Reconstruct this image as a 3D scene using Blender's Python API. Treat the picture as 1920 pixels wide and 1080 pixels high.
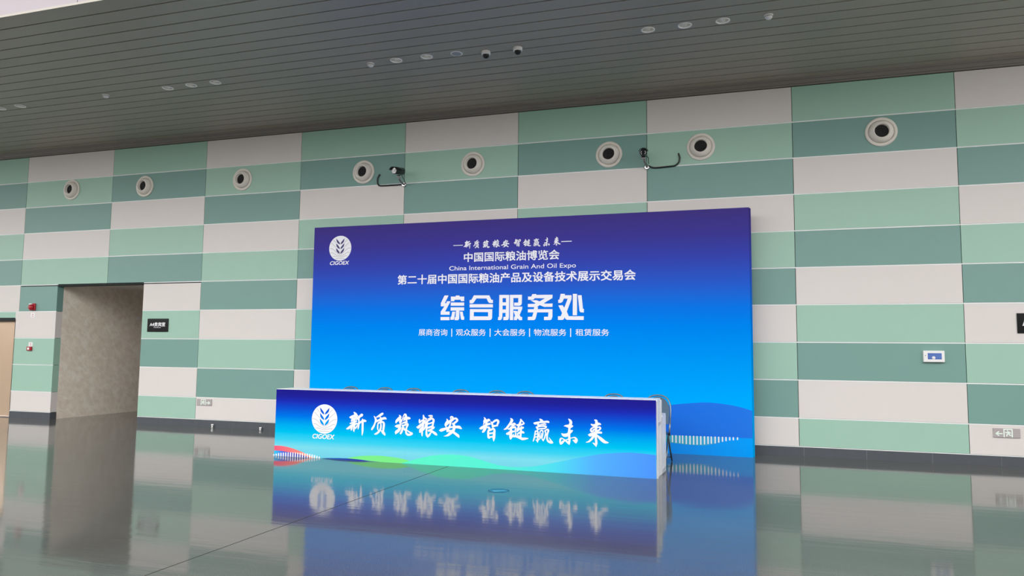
import bpy, math, random
from mathutils import Vector, Matrix
from mathutils.geometry import tessellate_polygon

SC = bpy.context.scene
COL = SC.collection
for o in list(bpy.data.objects):
    bpy.data.objects.remove(o)

# ------------------------------------------------------------------ camera, daylight, exposure
cam_data = bpy.data.cameras.new('camera')
cam_data.sensor_width = 36.0
cam_data.lens = 25.861
cam_data.clip_end = 200
cam = bpy.data.objects.new('camera', cam_data)
COL.objects.link(cam)
_r = Vector((0.95305, 0.302657, 0.009643))
_u = Vector((0.016397, -0.083379, 0.996383))
_f = Vector((-0.302366, 0.949445, 0.084427))
cam.matrix_world = Matrix(((_r.x, _u.x, -_f.x, 15.8607), (_r.y, _u.y, -_f.y, -12.6236),
                           (_r.z, _u.z, -_f.z, 1.6266), (0, 0, 0, 1)))
SC.camera = cam

world = bpy.data.worlds.new('daylight')
SC.world = world
world.use_nodes = True
bg = world.node_tree.nodes['Background']
# overcast sky: three times brighter overhead than at the horizon
_nt = world.node_tree
_tc = _nt.nodes.new('ShaderNodeTexCoord')
_sx = _nt.nodes.new('ShaderNodeSeparateXYZ')
_mr = _nt.nodes.new('ShaderNodeMapRange')
_mr.inputs[1].default_value = 0.0
_mr.inputs[2].default_value = 1.0
_mr.inputs[3].default_value = 1.0
_mr.inputs[4].default_value = 1.0
_nt.links.new(_tc.outputs['Generated'], _sx.inputs[0])
_nt.links.new(_sx.outputs[2], _mr.inputs[0])
_nt.links.new(_mr.outputs[0], bg.inputs[1])
bg.inputs[0].default_value = (0.98, 0.97, 0.97, 1)

SC.view_settings.view_transform = 'Standard'
SC.view_settings.look = 'None'
SC.view_settings.gamma = 1
SC.view_settings.use_curve_mapping = False
SC.view_settings.exposure = 2.03


# ------------------------------------------------------------------ helpers
def lin(c):
    return tuple(((v / 255) / 12.92 if v / 255 <= 0.04045 else ((v / 255 + 0.055) / 1.055) ** 2.4) for v in c)


MATS = {}


def mat(name, rgb, rough=0.6, metal=0.0, spec=0.5, mottle=0.0, scale=6.0, bump=0.0, bscale=60.0):
    """plain procedural material, sRGB colour, with optional faint colour mottling and fine bump"""
    m = bpy.data.materials.new(name)
    m.use_nodes = True
    nt = m.node_tree
    b = nt.nodes['Principled BSDF']
    c = lin(rgb) + (1,)
    b.inputs['Base Color'].default_value = c
    b.inputs['Roughness'].default_value = rough
    b.inputs['Metallic'].default_value = metal
    b.inputs['Specular IOR Level'].default_value = spec
    if mottle or bump:
        tc = nt.nodes.new('ShaderNodeTexCoord')
    if mottle:
        n = nt.nodes.new('ShaderNodeTexNoise')
        n.inputs['Scale'].default_value = scale
        n.inputs['Detail'].default_value = 6
        nt.links.new(tc.outputs['Object'], n.inputs['Vector'])
        mx = nt.nodes.new('ShaderNodeMix')
        mx.data_type = 'RGBA'
        mx.inputs[6].default_value = tuple(v * (1 - mottle) for v in c[:3]) + (1,)
        mx.inputs[7].default_value = tuple(min(1, v * (1 + mottle)) for v in c[:3]) + (1,)
        nt.links.new(n.outputs['Fac'], mx.inputs[0])
        nt.links.new(mx.outputs[2], b.inputs['Base Color'])
    if bump:
        n2 = nt.nodes.new('ShaderNodeTexNoise')
        n2.inputs['Scale'].default_value = bscale
        nt.links.new(tc.outputs['Object'], n2.inputs['Vector'])
        bp = nt.nodes.new('ShaderNodeBump')
        bp.inputs['Strength'].default_value = bump
        bp.inputs['Distance'].default_value = 0.01
        nt.links.new(n2.outputs['Fac'], bp.inputs['Height'])
        nt.links.new(bp.outputs['Normal'], b.inputs['Normal'])
    MATS[name] = m
    return m


def grad(name, stops, axis, a, b_, rough=0.45, spec=0.3):
    """printed colour gradient along one object axis from a to b_; stops = [(pos, sRGB)]"""
    m = bpy.data.materials.new(name)
    m.use_nodes = True
    nt = m.node_tree
    b = nt.nodes['Principled BSDF']
    b.inputs['Roughness'].default_value = rough
    b.inputs['Specular IOR Level'].default_value = spec
    tc = nt.nodes.new('ShaderNodeTexCoord')
    sx = nt.nodes.new('ShaderNodeSeparateXYZ')
    mr = nt.nodes.new('ShaderNodeMapRange')
    mr.inputs[1].default_value = a
    mr.inputs[2].default_value = b_
    rp = nt.nodes.new('ShaderNodeValToRGB')
    els = rp.color_ramp.elements
    while len(els) < len(stops):
        els.new(0.5)
    for e, (p, c) in zip(els, stops):
        e.position = p
        e.color = lin(c) + (1,)
    nt.links.new(tc.outputs['Object'], sx.inputs[0])
    nt.links.new(sx.outputs['XYZ'.index(axis)], mr.inputs[0])
    nt.links.new(mr.outputs[0], rp.inputs[0])
    nt.links.new(rp.outputs[0], b.inputs['Base Color'])
    return m


class MB:
    """collects shapes in world coordinates; build() links them as ONE mesh object"""

    def __init__(s):
        s.v, s.f, s.m, s.sm = [], [], [], []

    def face(s, idx, mi=0, smooth=False):
        s.f.append(idx)
        s.m.append(mi)
        s.sm.append(smooth)

    def box(s, x0, x1, y0, y1, z0, z1, mi=0, bev=0.0):
        n = len(s.v)
        if bev <= 0:
            s.v += [(x0, y0, z0), (x1, y0, z0), (x1, y1, z0), (x0, y1, z0),
                    (x0, y0, z1), (x1, y0, z1), (x1, y1, z1), (x0, y1, z1)]
            for q in ((0, 3, 2, 1), (4, 5, 6, 7), (0, 1, 5, 4), (1, 2, 6, 5), (2, 3, 7, 6), (3, 0, 4, 7)):
                s.face([n + i for i in q], mi)
            return s
        import bmesh
        bm = bmesh.new()
        bmesh.ops.create_cube(bm, size=1)
        for v in bm.verts:
            v.co = ((x0 + x1) / 2 + v.co.x * (x1 - x0), (y0 + y1) / 2 + v.co.y * (y1 - y0), (z0 + z1) / 2 + v.co.z * (z1 - z0))
        bmesh.ops.bevel(bm, geom=bm.edges[:], offset=bev, segments=2, affect='EDGES', profile=0.5)
        s.addbm(bm, mi)
        return s

    def addbm(s, bm, mi=0, smooth=False):
        n = len(s.v)
        bm.verts.ensure_lookup_table()
        bm.verts.index_update()
        s.v += [tuple(v.co) for v in bm.verts]
        for f in bm.faces:
            s.face([n + v.index for v in f.verts], mi, smooth)
        bm.free()

    def lathe(s, prof, origin, axis, mi=0, seg=32, smooth=True, mis=None, caps=True):
        """profile of (radius, distance along axis)"""
        ax = Vector(axis).normalized()
        t = Vector((1, 0, 0)) if abs(ax.x) < 0.8 else Vector((0, 0, 1))
        e1 = (t - ax * t.dot(ax)).normalized()
        e2 = ax.cross(e1)
        o = Vector(origin)
        n = len(s.v)
        for (r, h) in prof:
            for k in range(seg):
                a = 2 * math.pi * k / seg
                s.v.append(tuple(o + ax * h + (e1 * math.cos(a) + e2 * math.sin(a)) * r))
        for i in range(len(prof) - 1):
            for k in range(seg):
                k2 = (k + 1) % seg
                s.face([n + i * seg + k, n + i * seg + k2, n + (i + 1) * seg + k2, n + (i + 1) * seg + k],
                       mis[i] if mis else mi, smooth)
        if not caps:
            return s
        s.face([n + k for k in range(seg)][::-1], mis[0] if mis else mi)
        s.face([n + (len(prof) - 1) * seg + k for k in range(seg)], mis[-1] if mis else mi)
        return s

    def tube(s, pts, r, mi=0, seg=10, sx=1.0):
        pts = [Vector(p) for p in pts]
        n0 = len(s.v)
        prev = None
        for i, p in enumerate(pts):
            if i == 0:
                d = pts[1] - pts[0]
            elif i == len(pts) - 1:
                d = pts[-1] - pts[-2]
            else:
                d = (pts[i + 1] - p).normalized() + (p - pts[i - 1]).normalized()
            d.normalize()
            if prev is None:
                t = Vector((0, 0, 1)) if abs(d.z) < 0.9 else Vector((1, 0, 0))
                e1 = (t - d * t.dot(d)).normalized()
            else:
                e1 = (prev - d * prev.dot(d)).normalized()
            prev = e1
            e2 = d.cross(e1)
            for k in range(seg):
                a = 2 * math.pi * k / seg
                s.v.append(tuple(p + (e1 * math.cos(a) + e2 * math.sin(a)) * r))
        for i in range(len(pts) - 1):
            for k in range(seg):
                k2 = (k + 1) % seg
                s.face([n0 + i * seg + k, n0 + i * seg + k2, n0 + (i + 1) * seg + k2, n0 + (i + 1) * seg + k], mi, True)
        s.face([n0 + k for k in range(seg)][::-1], mi)
        s.face([n0 + (len(pts) - 1) * seg + k for k in range(seg)], mi)
        return s

    def poly(s, rings, y, mi=0):
        """flat filled outline (x, z) with holes in the plane at depth y, facing the hall"""
        flat = [p for r in rings for p in r]
        n = len(s.v)
        s.v += [(p[0], y, p[1]) for p in flat]
        for t in tessellate_polygon([[Vector((p[0], p[1], 0)) for p in r] for r in rings]):
            a, b, c = [flat[i] for i in t]
            ccw = (b[0] - a[0]) * (c[1] - a[1]) - (b[1] - a[1]) * (c[0] - a[0])
            s.face([n + i for i in (t if ccw > 0 else t[::-1])], mi)
        return s

    def prism(s, ring, y0, y1, mi=0):
        """solid outline (x, z) between the depths y0 (front) and y1"""
        s.poly([ring], y0, mi)
        n = len(s.v)
        k = len(ring)
        s.v += [(p[0], y0, p[1]) for p in ring] + [(p[0], y1, p[1]) for p in ring]
        for i in range(k):
            j = (i + 1) % k
            s.face([n + i, n + k + i, n + k + j, n + j], mi)
        s.face([n + k + i for i in range(k)], mi)
        return s

    def stroke(s, pts, y, mi=0, sub=4, cap=True):
        """brush stroke: (x, z, width) points joined by a smooth ribbon with rounded ends"""
        P = []
        for i in range(len(pts) - 1):
            p0, p1, p2, p3 = pts[max(i - 1, 0)], pts[i], pts[i + 1], pts[min(i + 2, len(pts) - 1)]
            for k in range(sub):
                t = k / sub
                P.append(tuple(0.5 * (2 * b + (c - a) * t + (2 * a - 5 * b + 4 * c - d) * t * t + (3 * b - a - 3 * c + d) * t ** 3)
                               for a, b, c, d in zip(p0, p1, p2, p3)))
        P.append(tuple(pts[-1]))
        s.k = getattr(s, 'k', 0) + 1
        y -= s.k * 0.00004
        n = len(s.v)
        for i, p in enumerate(P):
            q0, q1 = P[max(i - 1, 0)], P[min(i + 1, len(P) - 1)]
            d = Vector((q1[0] - q0[0], q1[1] - q0[1]))
            d = d.normalized() if d.length > 1e-9 else Vector((1, 0))
            h = max(p[2], 0.001) / 2
            s.v += [(p[0] - d.y * h, y, p[1] + d.x * h), (p[0] + d.y * h, y, p[1] - d.x * h)]
        for i in range(len(P) - 1):
            s.face([n + 2 * i, n + 2 * i + 1, n + 2 * i + 3, n + 2 * i + 2], mi)
        if cap:
            for p in (P[0], P[-1]):
                h = max(p[2], 0.001) / 2
                y -= 0.00001
                s.poly([[(p[0] + h * math.cos(a * math.pi / 5), p[1] + h * math.sin(a * math.pi / 5)) for a in range(10)]], y, mi)
        return s

    def text(s, body, rect, y, mi=0, bold=0.0, shear=0.0):
        """lettering fitted to the rectangle (x0, z0, x1, z1) in the plane at depth y"""
        cu = bpy.data.curves.new('lettering', 'FONT')
        cu.body = body
        cu.shear = shear
        cu.resolution_u = 4
        ob = bpy.data.objects.new('lettering', cu)
        COL.objects.link(ob)
        dg = bpy.context.evaluated_depsgraph_get()
        me = ob.evaluated_get(dg).to_mesh()
        vs = [tuple(v.co) for v in me.vertices]
        fs = [list(p.vertices) for p in me.polygons]
        ob.evaluated_get(dg).to_mesh_clear()
        bpy.data.objects.remove(ob)
        bpy.data.curves.remove(cu)
        xa, xb = min(v[0] for v in vs), max(v[0] for v in vs)
        za, zb = min(v[1] for v in vs), max(v[1] for v in vs)
        d = bold * (rect[2] - rect[0]) / (xb - xa)
        shifts = [(0, 0)] if bold == 0 else [(d * i, d * 0.8 * j) for i in (-1, 0, 1) for j in (-1, 0, 1)]
        r0, r1, r2, r3 = rect[0] + d, rect[1] + d * 0.8, rect[2] - d, rect[3] - d * 0.8
        for q, (dx, dz) in enumerate(shifts):
            n = len(s.v)
            for v in vs:
                s.v.append((r0 + (v[0] - xa) / (xb - xa) * (r2 - r0) + dx, y - q * 0.00002,
                            r1 + (v[1] - za) / (zb - za) * (r3 - r1) + dz))
            for f in fs:
                a, b, c = (s.v[n + f[0]], s.v[n + f[1]], s.v[n + f[2]])
                ccw = (b[0] - a[0]) * (c[2] - a[2]) - (b[2] - a[2]) * (c[0] - a[0])
                s.face([n + i for i in (f if ccw >= 0 else f[::-1])], mi)
        return s

    def build(s, name, mats, parent=None, origin=None):
        if not isinstance(mats, (list, tuple)):
            mats = [mats]
        o_ = origin
        if parent is not None:
            w = parent
            o_ = Vector((0, 0, 0))
            while w is not None:
                o_ = o_ + w.location
                w = w.parent
        o_ = Vector(o_) if o_ is not None else Vector((0, 0, 0))
        me = bpy.data.meshes.new(name)
        me.from_pydata([tuple(Vector(v) - o_) for v in s.v], [], s.f)
        for m in mats:
            me.materials.append(m)
        me.polygons.foreach_set('material_index', s.m)
        me.polygons.foreach_set('use_smooth', s.sm)
        me.update()
        ob = bpy.data.objects.new(name, me)
        COL.objects.link(ob)
        if parent is not None:
            ob.parent = parent
        else:
            ob.location = o_
        return ob


def thing(name, loc, label, cat, group=None):
    o = bpy.data.objects.new(name, None)
    o.empty_display_size = 0.1
    COL.objects.link(o)
    o.location = loc
    o['label'] = label
    o['category'] = cat
    if group:
        o['group'] = group
    return o


def tag(o, label, cat, group=None):
    o['label'] = label
    o['category'] = cat
    if group:
        o['group'] = group
    return o


def struct(o):
    o['kind'] = 'structure'
    return o


def dup(root, loc, label):
    """a copy of a thing with copies of its parts and sub-parts"""
    def cp(o, parent):
        c = o.copy()
        COL.objects.link(c)
        if parent is not None:
            c.parent = parent
        for ch in [k for k in ALL if k.parent == o]:
            cp(ch, c)
        return c
    ALL = list(COL.objects)
    r = cp(root, None)
    r.location = loc
    r['label'] = label
    return r


# ------------------------------------------------------------------ materials
M_white = mat('beige white wall panel', (222, 216, 211), 0.45, mottle=0.02, scale=3)
M_light = mat('light green wall panel', (160, 198, 179), 0.45, mottle=0.025, scale=3)
M_dark = mat('teal wall panel', (120, 160, 150), 0.45, mottle=0.03, scale=3)
M_gap = mat('dark joint', (44, 49, 49), 0.9)
M_strip = mat('pale aluminium strip', (238, 240, 238), 0.35)
M_skirt = mat('dark slate skirting', (78, 82, 88), 0.45, mottle=0.15, scale=9)
M_skirtj = mat('pale grout', (140, 142, 142), 0.7)
M_ceil = mat('grey ceiling slat', (163, 156, 144), 0.36, spec=0.65, mottle=0.04, scale=1.5)
M_cove = mat('grey brown cove', (132, 127, 121), 0.5)
M_bulk = mat('white bulkhead panel', (160, 151, 156), 0.5)
M_blocker = mat('light blocker grey', (120, 118, 115), 0.7)  # dull grey for the unseen pieces that shape the daylight
M_black = mat('black plastic', (16, 20, 22), 0.35)
M_dull = mat('duct shade and lens black', (12, 13, 14), 0.7)
M_cream = mat('cream enamel', (228, 222, 212), 0.45)
M_whitep = mat('white plastic', (242, 240, 237), 0.4)
M_red = mat('red plastic', (170, 22, 40), 0.3)
M_chrome = mat('polished chrome', (205, 205, 205), 0.18, metal=1.0)
M_steel = mat('brushed steel', (150, 146, 146), 0.35, metal=0.9)
M_plate = mat('satin sign plate', (176, 168, 168), 0.4)
M_signblack = mat('black acrylic', (20, 22, 24), 0.15)
M_letter = mat('white lettering', (236, 236, 240), 0.5)
M_print = mat('white print', (240, 240, 246), 0.5, spec=0.3)
M_green = mat('pale luminous green', (235, 250, 236), 0.4)
M_gold = mat('beige polished metal', (228, 200, 172), 0.3, metal=0.45, mottle=0.05, scale=1.3, bump=0.15, bscale=2.0)
M_tube = mat('grey steel tube', (120, 128, 134), 0.3, metal=0.7)
M_pad = mat('slate blue chair vinyl', (50, 80, 102), 0.5)
M_blue = mat('blue label', (60, 100, 180), 0.4)


def stone():
    m = bpy.data.materials.new('brown grey marble')
    m.use_nodes = True
    nt = m.node_tree
    b = nt.nodes['Principled BSDF']
    b.inputs['Roughness'].default_value = 0.3
    tc = nt.nodes.new('ShaderNodeTexCoord')
    n1 = nt.nodes.new('ShaderNodeTexNoise')
    n1.inputs['Scale'].default_value = 7.0
    n1.inputs['Detail'].default_value = 10
    n1.inputs['Roughness'].default_value = 0.7
    r1 = nt.nodes.new('ShaderNodeValToRGB')
    r1.color_ramp.elements[0].position = 0.36
    r1.color_ramp.elements[0].color = lin((232, 219, 201)) + (1,)
    r1.color_ramp.elements[1].position = 0.66
    r1.color_ramp.elements[1].color = lin((252, 242, 226)) + (1,)
    mp = nt.nodes.new('ShaderNodeMapping')
    mp.vector_type = 'TEXTURE'
    mp.inputs['Rotation'].default_value = (-0.7, 0.0, 0.0)
    mp.inputs['Scale'].default_value = (1.0, 1.6, 0.55)
    n2 = nt.nodes.new('ShaderNodeTexNoise')
    n2.inputs['Scale'].default_value = 1.9
    n2.inputs['Detail'].default_value = 8
    n2.inputs['Distortion'].default_value = 0.35
    r2 = nt.nodes.new('ShaderNodeValToRGB')
    e = r2.color_ramp.elements
    e[0].position, e[0].color = 0.468, (0, 0, 0, 1)
    e[1].position, e[1].color = 0.532, (0, 0, 0, 1)
    k = e.new(0.5)
    k.color = (1, 1, 1, 1)
    mx = nt.nodes.new('ShaderNodeMix')
    mx.data_type = 'RGBA'
    mx.inputs[7].default_value = lin((255, 250, 240)) + (1,)
    mul = nt.nodes.new('ShaderNodeMath')
    mul.operation = 'MULTIPLY'
    mul.inputs[1].default_value = 0.5
    L = nt.links.new
    L(tc.outputs['Object'], n1.inputs['Vector'])
    L(tc.outputs['Object'], mp.inputs['Vector'])
    L(mp.outputs[0], n2.inputs['Vector'])
    L(n1.outputs['Fac'], r1.inputs[0])
    L(n2.outputs['Fac'], r2.inputs[0])
    L(r2.outputs[0], mul.inputs[0])
    L(mul.outputs[0], mx.inputs[0])
    L(r1.outputs[0], mx.inputs[6])
    L(mx.outputs[2], b.inputs['Base Color'])
    return m


def granite():
    m = bpy.data.materials.new('polished grey green granite floor')
    m.use_nodes = True
    nt = m.node_tree
    b = nt.nodes['Principled BSDF']
    L = nt.links.new
    tc = nt.nodes.new('ShaderNodeTexCoord')
    n1 = nt.nodes.new('ShaderNodeTexNoise')
    n1.inputs['Scale'].default_value = 170
    n1.inputs['Detail'].default_value = 3
    n3 = nt.nodes.new('ShaderNodeTexNoise')
    n3.inputs['Scale'].default_value = 0.7
    n3.inputs['Detail'].default_value = 4
    ad = nt.nodes.new('ShaderNodeMath')
    ad.operation = 'MULTIPLY_ADD'
    ad.inputs[1].default_value = 0.25
    L(n3.outputs['Fac'], ad.inputs[0])
    L(n1.outputs['Fac'], ad.inputs[2])
    r1 = nt.nodes.new('ShaderNodeValToRGB')
    r1.color_ramp.elements[0].position = 0.42
    r1.color_ramp.elements[0].color = lin(FLOOR_A) + (1,)
    r1.color_ramp.elements[1].position = 0.82
    r1.color_ramp.elements[1].color = lin(FLOOR_B) + (1,)
    L(tc.outputs['Object'], n1.inputs['Vector'])
    L(tc.outputs['Object'], n3.inputs['Vector'])
    L(ad.outputs[0], r1.inputs[0])
    L(r1.outputs[0], b.inputs['Base Color'])
    # polish wears in long streaks, so the mirror breaks up a little along them
    mp = nt.nodes.new('ShaderNodeMapping')
    mp.inputs['Scale'].default_value = (0.6, 5.0, 1.0)
    n2 = nt.nodes.new('ShaderNodeTexNoise')
    n2.inputs['Scale'].default_value = 1.4
    n2.inputs['Detail'].default_value = 5
    L(tc.outputs['Object'], mp.inputs['Vector'])
    L(mp.outputs[0], n2.inputs['Vector'])
    mr = nt.nodes.new('ShaderNodeMapRange')
    mr.inputs[3].default_value = 0.045
    mr.inputs[4].default_value = 0.115
    L(n2.outputs['Fac'], mr.inputs[0])
    L(mr.outputs[0], b.inputs['Roughness'])
    bp = nt.nodes.new('ShaderNodeBump')
    bp.inputs['Strength'].default_value = 0.1
    bp.inputs['Distance'].default_value = 0.01
    L(n2.outputs['Fac'], bp.inputs['Height'])
    L(bp.outputs['Normal'], b.inputs['Normal'])
    b.inputs['IOR'].default_value = FLOOR_IOR
    return m


FLOOR_A, FLOOR_B, FLOOR_IOR = (60, 61, 59), (104, 105, 101), 1.47
M_stone = stone()
M_floor = granite()

# ------------------------------------------------------------------ the setting
def joint_x(y):
    return 11.857 + (y + 2.94) * 0.021


b = MB()
Y0, Y1, XL, XR = -30.0, 4.2, -14.0, 27.0
for s in (-1, 1):
    xe = XL if s < 0 else XR
    n = len(b.v)
    b.v += [(xe, Y0, 0), (joint_x(Y0) + s * 0.006, Y0, 0), (joint_x(Y1) + s * 0.006, Y1, 0), (xe, Y1, 0)]
    b.face([n, n + 1, n + 2, n + 3] if s < 0 else [n + 1, n, n + 3, n + 2])
    for q in ((0, 1), (1, 2), (2, 3), (3, 0)):
        k = len(b.v)
        a, c = b.v[n + q[0]], b.v[n + q[1]]
        b.v += [a, c, (c[0], c[1], -0.1), (a[0], a[1], -0.1)]
        b.face([k, k + 1, k + 2, k + 3], 0)
b.box(XL, XR, Y0, Y1, -0.1, -0.012, 1)
struct(b.build('floor', [M_floor, M_gap]))

SX = [-9.6, -7.2, -4.8, -2.4, 0.0, 2.522, 5.02, 7.34, 9.652, 11.934, 14.271, 16.635, 18.995, 21.36, 23.7, 26.1, 28.5, 30.9, 33.3]
EL, ER = -2.3, -0.1          # lift doorway
OL, OR, OH = 1.11, 3.53, 3.0  # passage opening
ZR = [6.0 - 0.6 * j for j in range(10)] + [0.153]


def subtract(x0, x1, z0, z1, hx0, hx1, hz1):
    """what is left of a panel beside or above an opening that stands on the floor"""
    if x1 <= hx0 or x0 >= hx1 or z0 >= hz1:
        return [(x0, x1, z0, z1)]
    out = []
    if z1 > hz1:
        out.append((x0, x1, hz1, z1))
        z1 = hz1
    if x0 < hx0:
        out.append((x0, hx0, z0, z1))
    if x1 > hx1:
        out.append((hx1, x1, z0, z1))
    return out


w = MB()
for c in range(len(SX) - 1):
    for j in range(10):
        if (c % 2) == 1:
            k = (0, 1, 2)[[1, 2, 0][j % 3]]     # light, teal, white
        else:
            k = [0, 1, 2][j % 3]                # white, light, teal
        if c == 4 and j == 8:
            k = 1
        x0, x1, z0, z1 = SX[c], SX[c + 1], ZR[j + 1], ZR[j]
        if c == 4 and j >= 6:
            x0 = ER
        if c == 3 and j >= 6:
            x1 = ER
        g = 0.0045
        for p in subtract(x0, x1, z0, z1, OL, OR, OH - 0.02):
            for q in subtract(*p, EL, ER, 2.25):
                gl = g if q[0] not in (OL, OR, EL, ER) else 0
                gr = g if q[1] not in (OL, OR, EL, ER) else 0
                w.box(q[0] + gl, q[1] - gr, 0, 0.02, q[2] + 0.011, q[3] - 0.009, k)
# backing behind the panels
for x0, x1, z0, z1 in ((XL, EL, 0, 6.2), (EL, ER, 2.24, 6.2), (ER, OL - 0.03, 0, 6.2), (OL - 0.03, OR, OH - 0.02, 6.2), (OR, XR, 0, 6.2)):
    w.box(x0, x1, 0.02, 0.16, z0, z1, 3)
# return of the pier into the passage, clad in the same colours
for j in range(5, 10):
    k = [0, 2, 1, 1, 0][(j - 5)] if j > 5 else 2
    k = {5: 2, 6: 0, 7: 1, 8: 1, 9: 0}[j]
    w.box(OL - 0.03, OL, 0.0203, 0.16, ZR[j + 1] + 0.004, ZR[j] - (0.004 if j > 5 else 0.02), k)
struct(w.build('wall_back', [M_white, M_light, M_dark, M_gap]))

t = MB()
for j in range(1, 10):
    z = ZR[j]
    segs = [(XL, XR)]
    if z < OH + 0.1:
        segs = [(XL, OL), (OR, XR)] if z > 2.3 else [(XL, EL), (ER, OL), (OR, XR)]
    for a, c in segs:
        t.box(a, c, -0.003, 0.02, z - 0.009, z + 0.008)
segs = [(XL, EL), (ER, OL), (OR, XR)]
for a, c in segs:
    t.box(a, c, -0.006, 0.02, 0.148, 0.160)
struct(t.build('trim_1', M_strip))
t = MB()
t.box(XL, XR, -0.05, 0.02, 6.03, 6.12)
t.box(XL, XR, -0.075, 0.02, 6.09, 6.12)
t.box(XL, XR, -0.02, 0.02, 6.003, 6.03)
struct(t.build('trim_2', M_cove))
t = MB()
t.box(OL - 0.01, OR + 0.005, -0.002, 0.16, OH - 0.035, OH - 0.012)
t.box(EL, ER, 0.0, 0.14, 2.19, 2.24)
struct(t.build('trim_3', M_gap))

s_ = MB()
for a, c in ((XL, EL), (ER, OL), (OR, XR)):
    s_.box(a, c, 0.003, 0.02, 0.0, 0.148, 1)
    x = a
    while x < c - 0.01:
        x2 = min(c, (math.floor((x + 0.4 + 1e-6) / 0.9) + 1) * 0.9 - 0.4)
        s_.box(x + 0.003, x2 - 0.003, -0.001, 0.02, 0.0, 0.148, 0)
        x = x2
s_.box(OL - 0.02, OL + 0.003, 0.0, 0.16, 0.0, 0.148, 0)
struct(s_.build('baseboard_back', [M_skirt, M_skirtj]))

# marble passage behind the opening
struct(MB().box(OL - 0.12, OL, 0.16, 4.2, 0, 3.1).build('wall_left', M_stone))
struct(MB().box(OR, OR + 0.12, 0.16, 4.2, 0, 3.1).build('wall_right', M_white))  # unseen; white so it bounces light onto the marble
struct(MB().box(OL - 0.12, OR + 0.12, 4.2, 4.3, 0, 3.1).build('wall_end', M_skirt))  # unseen; dark so the passage dims with depth
struct(MB().box(OL, OR, 0.16, 4.2, 3.04, 3.1).build('ceiling_passage', M_white))

# lift doorway at the left edge
d = MB()
d.box(EL - 0.02, (EL + ER) / 2 - 0.002, 0.10, 0.14, 0.02, 2.2)
d.box((EL + ER) / 2 + 0.002, ER + 0.02, 0.10, 0.14, 0.02, 2.2)
struct(d.build('door_1', M_gold))
struct(MB().box(EL, ER, 0.0, 0.16, 0.0, 0.014).build('trim_4', M_steel))
struct(MB().box(ER, ER + 0.015, 0.0, 0.1, 0.0, 2.24).box(EL - 0.015, EL, 0.0, 0.1, 0.0, 2.24).build('trim_5', M_gold))

# slatted canopy ceiling; fixture row is cut out of its slat
ZC = 6.12
FIX = [(2.41, -2.565), (2.91, -2.565), (6.33, -2.565), (6.828, -2.565), (7.325, -2.565), (10.725, -2.565), (11.243, -2.565),
       (14.62, -2.565), (15.124, -2.565), (15.627, -2.565)]
cl = MB()
PIT = 0.273
for k in range(-10, 10):
    ya, yb = -2.70 + k * PIT, -2.70 + (k + 1) * PIT
    ya += 0.011
    yb -= 0.011
    if yb > -0.06:
        yb = -0.03
    for xa, xb in ((XL, 16.83), (16.8315, XR)):
        holes = [f for f in FIX if xa < f[0] < xb and k == 0]
        if not holes:
            cl.box(xa, xb, ya, yb, ZC, ZC + 0.03)
        else:
            rings = [[Vector((xa, ya, 0)), Vector((xb, ya, 0)), Vector((xb, yb, 0)), Vector((xa, yb, 0))]]
            for f in holes:
                rings.append([Vector((f[0] + 0.082 * math.cos(-i * math.pi / 12), f[1] + 0.082 * math.sin(-i * math.pi / 12), 0)) for i in range(24)])
            n = len(cl.v)
            flat = [p for r in rings for p in r]
            cl.v += [(p.x, p.y, ZC) for p in flat]
            for tr in tessellate_polygon(rings):
                a, bb, c = [flat[i] for i in tr]
                ccw = (bb.x - a.x) * (c.y - a.y) - (bb.y - a.y) * (c.x - a.x)
                cl.face([n + i for i in (tr[::-1] if ccw > 0 else tr)])
            cl.box(xa, xb, ya, ya + 0.004, ZC + 0.0002, ZC + 0.03)
            cl.box(xa, xb, yb - 0.004, yb, ZC + 0.0002, ZC + 0.03)
    if yb >= -0.03:
        break
cl.box(XL, XR, -5.42, -2.66, ZC + 0.035, ZC + 0.2, 1)
cl.box(XL, XR, -2.47, 0.05, ZC + 0.035, ZC + 0.2, 1)
cl.box(XL, XR, -2.66, -2.47, ZC + 0.13, ZC + 0.2, 1)
cl.box(XL, XR, -5.47, -5.42, ZC - 0.01, ZC + 0.02, 0)
struct(cl.build('ceiling', [M_ceil, M_gap]))

# white bulkhead over the canopy edge, unseen roof and walls added to shape daylight
bk = MB()
xs = [-14, -8.6, -3.2, 2.15, 7.5, 12.9, 18.3, 23.7, 29, 34]
for a, c in zip(xs[:-1], xs[1:]):
    bk.box(a + 0.006, c - 0.006, -5.44, -5.3, ZC + 0.022, 12.0)
struct(bk.build('wall_upper', M_bulk))
struct(MB().box(XL, XR, -10.5, -5.3, 12.0, 12.2).build('light_blocker_roof', M_blocker))  # unseen roof, cut short to let skylight reach the lower wall rows
struct(MB().box(XR, XR + 0.2, -22.0, -1.0, 0.0, 4.0).build('light_blocker_east', M_blocker))  # unseen, put in to cut low light on the top rows
struct(MB().box(XL - 0.2, XL, -22.0, -1.0, 0, 4.0).build('light_blocker_west', M_blocker))  # unseen, added to hold back low light from this side
struct(MB().box(XL, XR, -22.2, -22.0, 0, 6.5).build('light_blocker_front', M_blocker))  # unseen, its height set to block the low sky

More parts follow.
